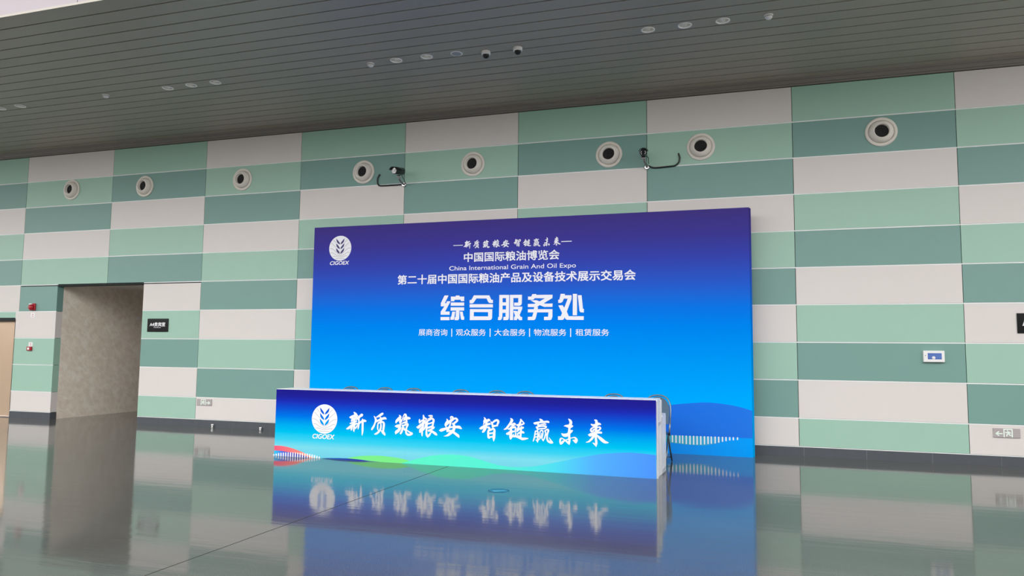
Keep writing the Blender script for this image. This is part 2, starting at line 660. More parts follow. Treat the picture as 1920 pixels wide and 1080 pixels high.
# ------------------------------------------------------------------ lettering and print outlines (metres on each board)
DATA = {"BRUSH":[[10.386,0.531,[[[-40,164,15],[-14,138,35],[14,115,19]],[[-111,91,12],[-86,91,35],[-40,111,31],[-4,114,35],[28,116,10]],[[-77,33,15],[-70,50,31],[-35,71,29],[25,81,31],[60,111,29],[89,130,37],[100,134,19]],[[-101,0,15],[-69,10,23],[-29,27,23],[3,40,21]],[[-163,-79,6],[-135,-73,27],[-90,-43,33],[-36,-13,35],[9,5,19]],[[-34,43,31],[-34,-5,29],[-35,-57,27],[-36,-93,23],[-34,-117,8]],[[-73,-23,19],[-76,-63,31],[-80,-95,12]],[[21,-19,10],[1,-52,19],[-7,-72,8]],[[-31,-53,15],[-8,-62,19]],[[38,74,27],[44,34,19],[39,-18,25],[36,-54,19],[32,-79,6]],[[4,-2,12],[45,6,23],[85,36,23],[121,49,31],[148,46,27],[163,45,10]],[[102,70,15],[105,40,29],[106,-32,28],[107,-103,25],[102,-164,8]]]],[10.759,0.54,[[[52,152,27],[23,135,30],[-16,111,23],[-47,98,10]],[[-84,111,8],[-63,84,23],[-53,52,29],[-65,16,21],[-84,-32,25],[-112,-73,25],[-116,-87,11]],[[-48,39,27],[-15,52,23],[25,71,27],[69,85,29],[96,88,28],[116,75,8]],[[13,103,11],[29,83,23],[28,51,30],[22,31,30]],[[-5,14,19],[-18,2,15],[-21,-38,19],[-20,-69,17],[-11,-89,10]],[[-14,14,19],[22,27,23],[62,31,23],[78,6,28],[75,-46,27],[69,-90,27]],[[29,4,17],[31,-28,23],[24,-68,23],[3,-104,25],[-32,-133,25],[-58,-144,19],[-71,-145,8]],[[34,-91,8],[57,-106,30],[84,-132,34],[98,-152,15]]]],[11.159,0.553,[[[-80,127,9],[-62,102,32],[-92,69,38],[-122,40,30],[-130,20,17]],[[-56,62,23],[-64,31,30],[-62,7,11]],[[-47,35,19],[-32,67,13],[-14,115,11],[3,143,15],[18,136,28],[26,109,30],[4,80,30],[-6,53,15]],[[26,89,30],[61,90,34],[89,89,19]],[[22,81,26],[36,54,23],[45,31,15]],[[-51,4,9],[-16,19,15],[23,30,23],[45,39,11]],[[-138,-31,15],[-107,-30,38],[-72,-21,30],[-55,-16,11]],[[-63,-9,23],[-67,-44,30],[-80,-68,30]],[[-49,-55,15],[-83,-88,34],[-122,-117,38],[-130,-141,11]],[[-39,-8,9],[-19,-23,23],[-23,-62,26],[-35,-102,26],[-52,-130,23]],[[-15,-19,15],[11,-10,21],[45,7,23],[59,-4,24],[42,-36,23],[34,-79,21],[35,-118,24],[58,-143,26],[92,-143,26],[127,-130,22],[138,-126,7]],[[47,-79,8],[70,-97,17],[100,-112,19],[127,-122,22]],[[-6,-50,19],[6,-69,23],[19,-84,15]]]],[11.513,0.539,[[[-114,91,15],[-114,68,22],[-113,45,15]],[[-113,47,19],[-90,67,19],[-69,85,15]],[[-55,152,15],[-48,121,26],[-51,94,21],[-62,47,22]],[[-31,116,15],[-9,99,24],[-22,83,15],[-47,69,17]],[[-157,-16,9],[-131,-18,35],[-89,16,30],[-47,47,26],[-8,60,21]],[[-51,70,22],[-57,16,28],[-64,-31,26],[-70,-70,22],[-71,-109,22],[-68,-140,9]],[[-69,-16,22],[-96,-56,32],[-104,-87,19]],[[-16,41,21],[-20,2,19],[-36,-34,19],[-57,-58,15]],[[28,149,13],[63,148,24],[80,143,22],[59,125,15],[14,102,9]],[[8,76,19],[47,95,19],[80,112,19],[104,90,28],[97,53,26],[91,14,24],[83,-10,19]],[[14,34,17],[48,43,17],[90,60,15]],[[19,-20,22],[57,-7,22],[87,6,20]],[[11,77,19],[3,30,22],[-2,-29,22],[-3,-91,24],[4,-125,26],[18,-152,11]],[[17,-144,22],[38,-124,26],[59,-96,19],[76,-72,11]],[[113,-9,20],[100,-21,24],[66,-41,20],[28,-59,20]],[[29,-62,22],[67,-61,24],[110,-82,30],[144,-104,31],[157,-115,15]]]],[11.88,0.547,[[[-2,112,11],[-4,131,17],[12,141,17],[29,127,24],[17,103,22],[-24,75,22]],[[-63,108,6],[-50,85,22],[-64,46,37],[-76,23,33],[-71,0,15]],[[-70,31,33],[-32,59,30],[9,87,30],[46,112,22],[77,119,22],[94,102,28],[99,89,22],[72,67,24],[43,43,18]],[[1,68,18],[-7,33,20],[-23,-6,24],[-43,-38,29],[-53,-65,20]],[[-51,-63,24],[-9,-55,22],[33,-69,29],[75,-94,29],[113,-119,33],[128,-141,11]],[[31,46,22],[50,24,28],[55,-11,31],[41,-46,35],[0,-86,35],[-42,-118,26],[-79,-131,11],[-102,-134,3]],[[-165,-58,18],[-144,-53,37],[-94,-36,31],[-39,-16,24],[15,-3,20],[73,0,28],[127,0,35],[153,-14,22],[165,-20,9]]]],[12.447,0.538,[[[-73,160,5],[-54,134,25],[-62,108,29],[-70,81,15],[-82,58,7]],[[-66,104,29],[-34,109,33],[-1,125,29],[13,118,15]],[[-136,6,9],[-114,7,31],[-69,35,29],[-29,60,27],[11,73,24],[26,67,9]],[[-38,105,29],[-37,63,27],[-45,25,31],[-65,-14,33],[-85,-41,22],[-97,-42,7]],[[-24,26,11],[0,19,29],[21,-3,18]],[[29,104,9],[46,78,22],[56,52,22],[59,25,14]],[[52,89,18],[84,113,24],[116,128,22],[136,111,31],[134,89,25],[121,62,20]],[[56,40,25],[93,49,22],[133,51,9]],[[4,-7,14],[-7,-34,24],[-7,-79,24],[-2,-113,24],[14,-124,11]],[[-4,-19,22],[29,-10,20],[61,7,24],[83,-8,25],[80,-53,31],[76,-109,34],[75,-140,22],[75,-160,7]],[[5,-60,20],[37,-55,18],[62,-50,16]],[[2,-113,24],[34,-104,18],[66,-102,18]]]],[12.842,0.556,[[[-80,142,7],[-61,117,34],[-77,82,27],[-108,40,25],[-140,1,22],[-172,-13,9]],[[-85,56,18],[-57,59,22],[-25,71,23],[-13,60,16],[-49,38,16],[-80,18,13]],[[-108,-5,18],[-80,3,20],[-48,16,20],[-13,25,20]],[[-131,-70,22],[-107,-65,34],[-68,-41,29],[-28,-34,16]],[[-76,11,25],[-72,-37,29],[-75,-75,30],[-79,-112,29],[-77,-142,11]],[[-75,-135,14],[-59,-111,18],[-36,-73,11]],[[-15,25,16],[-5,10,18],[-12,-20,14],[-6,-49,14],[-4,-87,18]],[[7,56,14],[34,53,27],[74,62,20],[109,75,16],[119,82,7]],[[67,133,14],[66,106,21],[50,68,25],[35,27,21],[19,-11,23],[11,-19,14]],[[69,129,13],[97,100,14],[115,82,14]],[[15,-30,18],[43,-3,21],[78,17,27],[102,22,21]],[[20,-67,14],[51,-47,20],[87,-38,27],[110,-45,20]],[[78,29,21],[71,-16,21],[67,-69,23],[66,-113,21]],[[-35,-103,21],[-4,-98,25],[44,-114,25],[91,-129,30],[131,-125,25],[172,-120,9]],[[18,-67,9],[32,-87,10],[60,-103,11]]]],[13.226,0.547,[[[-47,156,11],[-27,138,30],[0,126,14]],[[-134,101,9],[-113,96,28],[-58,111,21],[0,117,21],[50,124,23],[75,120,21],[83,113,7]],[[-72,99,21],[-72,73,20]],[[-73,68,16],[-27,83,12],[19,92,16],[39,89,11]],[[-97,47,11],[-73,51,16],[-27,62,16],[20,64,21],[47,56,14]],[[-97,47,14],[-81,29,23],[-77,12,14]],[[-77,18,16],[-27,29,14],[20,33,16],[39,46,14]],[[-108,-9,16],[-115,-43,15],[-119,-80,16],[-131,-121,15],[-140,-144,9]],[[-108,-11,15],[-81,-6,18],[-73,-34,18],[-74,-86,19],[-76,-130,19],[-76,-156,9]],[[-112,-50,12],[-77,-41,12]],[[-113,-89,12],[-76,-82,12]],[[-76,-148,14],[-99,-124,9]],[[-42,-10,13],[-51,-40,11],[-53,-77,15],[-41,-95,10]],[[-42,-7,13],[-19,7,16],[-3,-12,15],[-9,-61,16],[-18,-98,13]],[[-26,-32,9],[-30,-69,11],[-41,-99,13],[-72,-130,13]],[[-22,-98,9],[-2,-123,16],[3,-134,9]],[[5,-126,13],[21,-89,13]],[[24,0,16],[36,-29,16],[28,-66,16],[17,-104,13],[1,-130,9]],[[24,0,14],[58,21,18],[72,7,23],[63,-28,19],[55,-73,19],[59,-117,21],[82,-141,25],[117,-151,23],[140,-153,7]],[[84,-86,5],[102,-115,14],[125,-143,19]],[[36,-33,13],[49,-58,13]]]],[13.574,0.548,[[[4,169,11],[25,149,28],[35,124,32],[25,94,32],[16,50,26],[10,-8,28],[12,-59,26],[15,-103,26],[13,-139,24],[11,-169,7]],[[-60,75,5],[-32,78,21],[6,75,39],[40,77,37],[61,79,11]],[[-92,-24,7],[-73,-41,28],[-39,-47,39],[-5,-31,33],[26,0,31],[52,17,21],[59,19,10]],[[3,-93,11],[-23,-105,11],[-57,-121,18],[-88,-148,28],[-103,-167,14]],[[-105,-159,21],[-113,-131,18],[-107,-101,21],[-92,-89,14],[-65,-99,12],[-38,-116,16],[-12,-137,21],[11,-158,17]],[[22,-84,8],[56,-76,10],[86,-71,14],[105,-88,26],[113,-109,28],[105,-139,14]],[[64,-108,10],[86,-114,28],[101,-132,24]]]],[13.967,0.544,[[[-38,174,10],[-16,164,28],[-12,128,29],[-16,84,28],[-20,37,24],[-20,-17,26],[-20,-71,26],[-14,-118,26],[-18,-147,24],[-18,-174,5]],[[-64,-125,5],[-42,-137,17],[-20,-158,17]],[[-81,116,14],[-60,104,24],[-23,109,29],[14,125,29],[40,122,17]],[[-34,82,16],[-68,69,15],[-88,45,19],[-79,20,19],[-53,34,19]],[[-53,46,16],[-31,55,16]],[[-1,77,11],[28,84,16],[41,70,19],[28,50,19],[6,36,19],[-23,30,19]],[[-120,-21,10],[-98,-24,36],[-60,-8,29],[-23,10,26],[21,13,22],[54,13,22],[60,13,10]],[[-38,-11,24],[-57,-48,26],[-86,-85,24],[-116,-112,17],[-148,-120,8]],[[-5,-24,17],[21,-48,28],[58,-78,36],[95,-105,33],[124,-111,22],[148,-112,7]]]]],"BRUSH_B":[[11.121,3.505],[11.295,3.508],[11.484,3.507],[11.664,3.505],[11.838,3.499],[12.055,3.506],[12.238,3.504],[12.416,3.502],[12.589,3.505],[12.777,3.508]],"BH":0.164,"BIG":[[[[[10.697,2.599],[10.775,2.598],[10.706,2.46],[10.732,2.459],[10.745,2.494],[10.817,2.493],[10.714,2.31],[10.8,2.31],[10.801,2.251],[10.629,2.252],[10.628,2.308],[10.698,2.404],[10.629,2.404],[10.628,2.463]]],[[[10.627,2.212],[10.799,2.211],[10.8,2.154],[10.628,2.154]]],[[[10.915,2.596],[10.984,2.595],[10.987,2.576],[11.078,2.575],[11.076,2.493],[11.014,2.494],[11.008,2.518],[10.891,2.519],[10.889,2.492],[10.823,2.493],[10.821,2.578],[10.913,2.577]]],[[[10.82,2.471],[11.077,2.468],[11.078,2.411],[10.821,2.413]]],[[[10.819,2.384],[11.078,2.382],[11.079,2.324],[10.988,2.324],[10.988,2.179],[10.966,2.153],[10.897,2.154],[10.902,2.206],[10.919,2.211],[10.923,2.325],[10.82,2.325]]],[[[10.852,2.307],[10.909,2.306],[10.891,2.179],[10.877,2.161],[10.817,2.161],[10.819,2.211],[10.836,2.219]]],[[[10.997,2.306],[11.051,2.305],[11.069,2.221],[11.084,2.215],[11.082,2.16],[11.033,2.16],[11.019,2.179]]]],[[[[11.261,2.594],[11.551,2.59],[11.591,2.511],[11.619,2.51],[11.62,2.453],[11.553,2.454],[11.531,2.475],[11.499,2.535],[11.31,2.538],[11.263,2.472],[11.241,2.451],[11.182,2.452],[11.181,2.51],[11.212,2.512]]],[[[11.182,2.436],[11.62,2.432],[11.621,2.375],[11.183,2.378]]],[[[11.189,2.349],[11.61,2.346],[11.609,2.197],[11.596,2.166],[11.568,2.153],[11.189,2.154]],[[11.263,2.296],[11.533,2.294],[11.534,2.218],[11.264,2.22]]]],[[[[11.737,2.595],[11.921,2.593],[11.919,2.191],[11.909,2.162],[11.887,2.152],[11.816,2.152],[11.818,2.209],[11.857,2.209],[11.856,2.279],[11.799,2.279],[11.797,2.202],[11.783,2.165],[11.762,2.152],[11.718,2.153],[11.72,2.207],[11.736,2.21]],[[11.798,2.537],[11.861,2.536],[11.862,2.463],[11.799,2.464]],[[11.8,2.407],[11.863,2.406],[11.863,2.339],[11.801,2.339]]],[[[11.932,2.593],[12.154,2.592],[12.152,2.442],[12.139,2.414],[12.112,2.401],[12.012,2.402],[12.012,2.457],[12.087,2.456],[12.087,2.536],[11.997,2.537],[11.999,2.387],[12.161,2.385],[12.159,2.344],[12.114,2.241],[12.133,2.208],[12.16,2.205],[12.16,2.151],[12.109,2.151],[12.077,2.182],[12.061,2.151],[12.012,2.152],[12.012,2.201],[12.033,2.226],[12.004,2.299],[12.004,2.312],[12.059,2.311],[12.073,2.298],[12.091,2.337],[11.997,2.338],[11.996,2.152],[11.936,2.152]]]],[[[[12.34,2.6],[12.412,2.601],[12.407,2.586],[12.703,2.585],[12.701,2.529],[12.549,2.441],[12.58,2.433],[12.704,2.434],[12.701,2.376],[12.554,2.377],[12.475,2.408],[12.422,2.375],[12.446,2.373],[12.438,2.339],[12.702,2.337],[12.702,2.208],[12.687,2.162],[12.666,2.15],[12.553,2.15],[12.553,2.206],[12.626,2.208],[12.629,2.282],[12.43,2.283],[12.402,2.173],[12.376,2.15],[12.261,2.151],[12.263,2.207],[12.341,2.209],[12.364,2.284],[12.263,2.284],[12.262,2.338],[12.369,2.34],[12.377,2.373],[12.262,2.377],[12.261,2.431],[12.379,2.432],[12.4,2.442],[12.306,2.495],[12.421,2.493],[12.469,2.472],[12.569,2.525],[12.386,2.53],[12.357,2.502],[12.263,2.503],[12.263,2.56],[12.322,2.559]]]],[[[[12.846,2.598],[12.919,2.597],[12.917,2.574],[13.038,2.572],[13.036,2.504],[12.954,2.293],[12.99,2.214],[13.25,2.213],[13.247,2.15],[12.954,2.154],[12.929,2.171],[12.915,2.197],[12.903,2.166],[12.877,2.151],[12.799,2.152],[12.798,2.215],[12.848,2.215],[12.871,2.27],[12.805,2.4],[12.881,2.402],[12.91,2.359],[12.969,2.513],[12.901,2.516],[12.881,2.465],[12.85,2.443],[12.803,2.443],[12.802,2.497],[12.823,2.499]]],[[[13.059,2.595],[13.131,2.594],[13.132,2.231],[13.057,2.231]]],[[[13.144,2.571],[13.211,2.57],[13.234,2.341],[13.252,2.333],[13.249,2.276],[13.191,2.281],[13.175,2.301]]]]],"L1":[11.059,3.193,12.821,3.365],"L2":[10.78,3.044,13.112,3.126],"L3":[9.757,2.81,14.127,2.988],"L4":[[10.2,1.873,10.764,1.998],[10.928,1.876,11.494,1.998],[11.653,1.878,12.224,1.998],[12.372,1.88,12.948,1.999],[13.105,1.883,13.679,1.999]],"SEP":[[10.848,1.933],[11.574,1.934],[12.296,1.936],[13.022,1.937]],"DASH":[[10.851,3.495,11.036,3.507],[12.853,3.495,13.036,3.508]],"EMB_B":[8.537,3.528,0.237,0.24],"EMB_C":[9.853,0.58,0.219,0.213],"CIG_B":[8.326,3.21,8.738,3.283],"CIG_C":[9.656,0.286,10.032,0.357],"RED":[[8.999,0.149],[9.097,0.152],[9.195,0.145],[9.293,0.129],[9.391,0.105],[9.489,0.077],[9.566,0.048],[9.644,0.019],[9.721,-0.005]],"VIO":[[8.997,0.077],[9.1,0.078],[9.198,0.07],[9.296,0.063],[9.393,0.051],[9.49,0.033],[9.568,0.018],[9.645,-0.001]],"CBARS":[[8.995,0.008],[9.037,0.018],[9.079,0.029],[9.121,0.036],[9.162,0.041],[9.204,0.045],[9.246,0.049],[9.288,0.051],[9.329,0.051],[9.371,0.052],[9.413,0.052],[9.454,0.051],[9.495,0.05],[9.537,0.049],[9.578,0.046],[9.619,0.042],[9.66,0.037],[9.701,0.031],[9.743,0.02],[9.784,0.013]],"IND":[[9.82,-0.002],[9.918,0.011],[10.021,0.016],[10.114,0.02],[10.252,0.023],[10.344,0.021],[10.481,0.017],[10.617,0.006],[10.921,-0.009]],"GRN":[[10.272,0.033],[10.447,0.066],[10.736,0.088],[10.964,0.082],[11.133,0.066],[11.259,0.043],[11.413,-0.006]],"MINT":[[11.107,-0.005],[11.259,0.043],[11.383,0.079],[11.575,0.127],[11.765,0.154],[11.979,0.165],[12.166,0.15],[12.35,0.111],[12.532,0.068],[12.712,0.045],[12.89,0.047],[13.091,0.068],[13.289,0.11],[13.51,0.164],[13.751,0.223],[13.99,0.273],[14.225,0.303],[14.433,0.316],[14.73,0.302]],"BHILL":[[13.3,0.326],[13.747,0.518],[14.186,0.673],[14.7,0.774],[14.925,0.802],[15.174,0.826],[15.38,0.823],[15.609,0.798],[15.796,0.76],[15.921,0.722]],"BHB":[[14.696,0.289],[15.914,0.294]],"BBARS":[[14.647,0.29,0.184],[14.703,0.29,0.179],[14.759,0.291,0.172],[14.818,0.291,0.17],[14.864,0.292,0.166],[14.92,0.293,0.161],[14.978,0.293,0.157],[15.035,0.294,0.157],[15.088,0.294,0.159],[15.145,0.295,0.162],[15.202,0.296,0.167],[15.257,0.296,0.177],[15.307,0.297,0.184],[15.366,0.297,0.192],[15.42,0.298,0.205],[15.478,0.299,0.222],[15.531,0.299,0.235],[15.588,0.3,0.248],[15.642,0.301,0.254],[15.705,0.301,0.26]]}


def smooth(pts, n=6):
    out = []
    for i in range(len(pts) - 1):
        p0, p1, p2, p3 = pts[max(i - 1, 0)], pts[i], pts[i + 1], pts[min(i + 2, len(pts) - 1)]
        for k in range(n):
            q = k / n
            out.append(tuple(0.5 * (2 * b_ + (c - a) * q + (2 * a - 5 * b_ + 4 * c - e_) * q * q + (3 * b_ - a - 3 * c + e_) * q ** 3)
                             for a, b_, c, e_ in zip(p0, p1, p2, p3)))
    return out + [tuple(pts[-1])]


def emblem(mb, cx, cz, rx, rz, y, iw, il, ig):
    """round white emblem: grain ear with six kernels over thin field lines"""
    mb.poly([[(cx + rx * math.cos(a * math.pi / 32), cz + rz * math.sin(a * math.pi / 32)) for a in range(64)]], y, iw)

    def P(u, v):
        return (cx + rx * u, cz + rz * v)
    line = 0.03 * rx
    for sgn in (-1, 1):
        for dv in (0.0, 0.375, 0.75):
            k = [(-0.378, 0.78), (-0.25, 0.67), (-0.10, 0.50), (-0.035, 0.40), (-0.035, 0.29), (-0.22, 0.40), (-0.32, 0.52), (-0.345, 0.62)]
            ring = [P(-sgn * u, v - dv) for u, v in k]
            mb.poly([ring], y - 0.0006, il)
        for pts in ([(-0.40, 0.80), (-0.36, 0.74)],
                    [(-0.64, 0.69), (-0.50, 0.56), (-0.36, 0.43)],
                    [(-0.81, 0.45), (-0.62, 0.29), (-0.45, 0.15), (-0.36, 0.06)],
                    [(-0.96, -0.01), (-0.75, -0.02), (-0.50, -0.17), (-0.27, -0.38), (-0.13, -0.47), (0, -0.49)],
                    [(-0.86, -0.36), (-0.68, -0.35), (-0.40, -0.50), (-0.18, -0.59), (0, -0.615)],
                    [(-0.66, -0.64), (-0.48, -0.63), (-0.25, -0.69), (0, -0.715)],
                    [(-0.43, -0.83), (-0.22, -0.83), (0, -0.835)]):
            mb.stroke([P(-sgn * u, v) + (line,) for u, v in pts], y - 0.0005, ig, cap=False)


def brush(mb, x, z, loc, k, y, mi=0, fat=1.18):
    for st in loc:
        mb.stroke([(x + p[0] * k / 1000, z + p[1] * k / 1000, p[2] * k * fat / 1000) for p in st], y, mi)


# ------------------------------------------------------------------ backdrop
M_bface = grad('backdrop print', [(0.0, (0, 178, 255)), (0.20, (0, 170, 254)), (0.36, (0, 152, 243)), (0.52, (0, 132, 238)), (0.60, (14, 116, 228)),
                                  (0.70, (44, 92, 204)), (0.80, (58, 72, 178)), (0.90, (66, 62, 152)), (1.0, (72, 60, 136))], 'Z', 0.0, 3.945, 0.65, 0.0)
M_bhill = grad('backdrop hill print', [(0, (24, 104, 222)), (1, (40, 118, 226))], 'X', 1.0, 4.0, 0.65, 0.0)
M_bband = grad('backdrop band print', [(0, (10, 140, 242)), (0.5, (28, 150, 246)), (1, (10, 158, 250))], 'X', 2.0, 4.0, 0.65, 0.0)
M_bpatch = grad('backdrop green patch print', [(0, (70, 170, 190)), (0.6, (60, 170, 215)), (1, (30, 130, 235))], 'X', 2.6, 3.7, 0.65, 0.0)
bd = thing('backdrop_board', (11.95, -0.345, 0), 'tall blue printed backdrop board standing in front of the chequered wall', 'backdrop')
BF = -0.405
m = MB()
n = len(m.v)
m.v += [(7.965, BF, 0), (15.93, BF, 0), (15.962, -0.285, 0), (7.965, -0.285, 0),
        (7.965, BF, 3.945), (15.93, BF, 3.945), (15.962, -0.285, 3.945), (7.965, -0.285, 3.945)]
for q in ((0, 3, 2, 1), (4, 5, 6, 7), (0, 1, 5, 4), (1, 2, 6, 5), (2, 3, 7, 6), (3, 0, 4, 7)):
    m.face([n + i for i in q])
m.build('printed_panel', M_bface, bd)
m = MB()
hill = smooth(DATA['BHILL'])
m.poly([[(13.3, 0.285)] + [(15.93, 0.294)] + [(15.93, 0.72)] + [tuple(p) for p in hill[::-1][1:]]], BF - 0.0006, 0)
m.poly([[(13.3, 0.0), (15.93, 0.0), (15.93, 0.294), (13.3, 0.285)]], BF - 0.0005, 1)
m.poly([[(14.55, 0.287), (15.55, 0.291), (15.4, 0.19), (15.2, 0.15), (14.95, 0.15), (14.55, 0.18)]], BF - 0.0009, 2)
m.build('hill_print', [M_bhill, M_bband, M_bpatch], bd)
for x, z1, z0 in [[14.59, 0.289, 0.19], [14.535, 0.289, 0.198]] + DATA['BBARS']:
    MB().box(x - 0.0095, x + 0.0095, BF - 0.0018, BF, z0, z1).build('printed_bar', M_print, bd)
for (x, z), (cx, cz, loc) in zip(DATA['BRUSH_B'], DATA['BRUSH']):
    m = MB()
    brush(m, x, z, loc, 0.44, BF - 0.0015, fat=1.3)
    m.build('slogan_character', M_print, bd)
for r in DATA['DASH']:
    MB().box(r[0], r[2], BF - 0.0015, BF, r[1], r[3]).build('slogan_dash', M_print, bd)
m = MB()
m.text('中国国际粮油博览会', DATA['L1'], BF - 0.0015, bold=0.018)
m.build('title_lettering', M_print, bd)
m = MB()
m.text('China International Grain And Oil Expo', DATA['L2'][:1] + [DATA['L2'][1] - 0.022] + DATA['L2'][2:], BF - 0.0015, bold=0.004)
m.build('english_lettering', M_print, bd)
m = MB()
m.text('第二十届中国国际粮油产品及设备技术展示交易会', DATA['L3'], BF - 0.0015, bold=0.02)
m.build('event_lettering', M_print, bd)
m = MB()
for polys in DATA['BIG']:
    for rings in polys:
        m.poly([[tuple(p) for p in r] for r in rings], BF - 0.0015)
m.build('desk_lettering', M_print, bd)
m = MB()
for body, r in zip(('展商咨询', '观众服务', '大会服务', '物流服务', '租赁服务'), DATA['L4']):
    m.text(body, r, BF - 0.0015, bold=0.005)
for x, z in DATA['SEP']:
    m.box(x - 0.008, x + 0.008, BF - 0.0015, BF, z - 0.075, z + 0.07)
m.build('services_lettering', M_print, bd)
m = MB()
e = DATA['EMB_B']
emblem(m, e[0], e[1], 0.238, 0.238, BF - 0.0015, 0, 1, 2)
M_eline = mat('grey emblem line', (176, 170, 172), 0.5)
M_leaf = mat('navy emblem kernel', (48, 40, 108), 0.5)
eb = m.build('emblem', [M_print, M_leaf, M_eline], bd)
m = MB()
m.text('CIGOEX', DATA['CIG_B'], BF - 0.0015, bold=0.02, shear=0.2)
m.build('emblem_lettering', M_print, eb)

# ------------------------------------------------------------------ service counter
CF = -2.9
cn = thing('service_counter', (11.87, -2.5, 0), 'long white counter with a blue printed front, standing before the backdrop', 'counter')
M_cface = grad('counter print', [(0.0, (110, 197, 217)), (0.15, (118, 208, 223)), (0.25, (57, 197, 226)), (0.36, (0, 184, 226)), (0.48, (0, 156, 224)),
                                 (0.60, (0, 109, 217)), (0.72, (13, 72, 195)), (0.82, (26, 42, 169)), (0.90, (29, 31, 140)), (1.0, (31, 29, 129))], 'Z', 0.0, 1.005, 0.65, 0.0)
M_lam = mat('white laminate', (252, 250, 248), 0.3)
M_laml = mat('pale laminate seam', (205, 206, 212), 0.4)
for a, c in ((9.0, 11.1796), (11.1804, 13.6196), (13.6204, 14.735)):
    MB().box(a, c, CF, CF + 0.006, 0.0, 1.0).build('front_banner', M_cface, cn)


def slab(x0, xf, xb, y0, y1, z0, z1):
    mb = MB()
    mb.v += [(x0, y0, z0), (xf, y0, z0), (xb, y1, z0), (x0, y1, z0), (x0, y0, z1), (xf, y0, z1), (xb, y1, z1), (x0, y1, z1)]
    for q in ((0, 3, 2, 1), (4, 5, 6, 7), (0, 1, 5, 4), (1, 2, 6, 5), (2, 3, 7, 6), (3, 0, 4, 7)):
        mb.face(list(q))
    return mb


slab(9.0, 14.737, 14.753, CF + 0.006, -2.50, 0.0, 0.985).build('front_cabinet', M_lam, cn)
for a, c in ((9.0, 10.05), (10.053, 11.1), (11.103, 12.15), (12.153, 13.2), (13.203, 14.745)):
    MB().box(a, c, CF + 0.001, -2.495, 0.985, 1.005).build('shelf_top', M_lam, cn)
slab(9.0, 14.753, 14.775, -2.50, -2.107, 0.0, 0.752).build('rear_desk', M_lam, cn)
MB().box(9.0, 14.77, -2.50, -2.09, 0.752, 0.776).build('desk_top', M_lam, cn)
MB().box(14.741, 14.756, -2.88, -2.86, 0.0, 0.985).build('edge_trim', M_laml, cn)
MB().box(14.752, 14.764, -2.53, -2.50, 0.0, 0.985).build('edge_trim', M_laml, cn)
MB().box(14.738, 14.752, -2.86, -2.53, 0.66, 0.70).build('joint_cover', M_laml, cn)
MB().box(14.76, 14.774, -2.48, -2.12, 0.02, 0.06).build('joint_cover', M_laml, cn)


def clip_floor(pts, z=0.002):
    pts = smooth(pts)
    return [(p[0], max(p[1], z)) for p in pts]


M_red_p = grad('coral arc print', [(0, (255, 90, 120)), (0.6, (255, 130, 120)), (1, (255, 165, 110))], 'X', -2.87, -2.15, 0.65, 0.0)
M_vio_p = grad('violet arc print', [(0, (60, 190, 235)), (0.2, (70, 110, 215)), (0.45, (66, 60, 170)), (1, (40, 40, 130))], 'X', -2.87, -2.2, 0.65, 0.0)
M_ind_p = grad('indigo hill print', [(0, (30, 80, 150)), (0.3, (34, 70, 160)), (0.6, (44, 50, 170)), (1, (50, 60, 170))], 'X', -2.05, -0.95, 0.65, 0.0)
M_grn_p = mat('green hill print', (116, 226, 128), 0.5, spec=0.25)
M_mint_p = grad('mint to blue hill print', [(0, (92, 232, 190)), (0.45, (82, 226, 206)), (0.62, (76, 208, 226)), (0.78, (80, 165, 240)), (1, (72, 140, 240))], 'X', -0.7, 2.87, 0.65, 0.0)
pr = CF - 0.0006
A = clip_floor(DATA['RED'])
MB().poly([[(8.999, 0.002)] + [(9.72, 0.002)] + A[::-1][1:]], pr).build('coral_arc_print', M_red_p, cn)
A = clip_floor(DATA['VIO'])
MB().poly([[(8.999, 0.0015), (9.645, 0.0015)] + A[::-1][1:]], pr - 0.0004).build('violet_arc_print', M_vio_p, cn)
A = clip_floor(DATA['IND'][1:-1])
MB().poly([[(9.81, 0.001), (10.8, 0.001)] + A[::-1]], pr - 0.0004).build('indigo_hill_print', M_ind_p, cn)
A = clip_floor(DATA['GRN'][:-1])
MB().poly([[(10.2, 0.001), (11.4, 0.001)] + A[::-1]], pr).build('green_hill_print', M_grn_p, cn)
A = clip_floor(DATA['MINT'][1:])
MB().poly([[(11.12, 0.001), (14.733, 0.001)] + A[::-1]], pr - 0.0003).build('mint_hill_print', M_mint_p, cn)
for x, z in DATA['CBARS']:
    MB().box(x - 0.010, x + 0.010, pr - 0.0012, CF, 0.0, max(z + 0.012, 0.012)).build('printed_bar', M_print, cn)
for cx, cz, loc in DATA['BRUSH']:
    m = MB()
    brush(m, cx, cz, loc, 1.0, CF - 0.0015)
    m.build('slogan_character', M_print, cn)
m = MB()
e = DATA['EMB_C']
emblem(m, e[0], e[1], 0.216, 0.216, CF - 0.0015, 0, 1, 2)
ec = m.build('emblem', [M_print, M_cface, M_eline], cn)
m = MB()
m.text('CIGOEX', DATA['CIG_C'], CF - 0.0015, bold=0.02, shear=0.2)
m.build('emblem_lettering', M_print, ec)

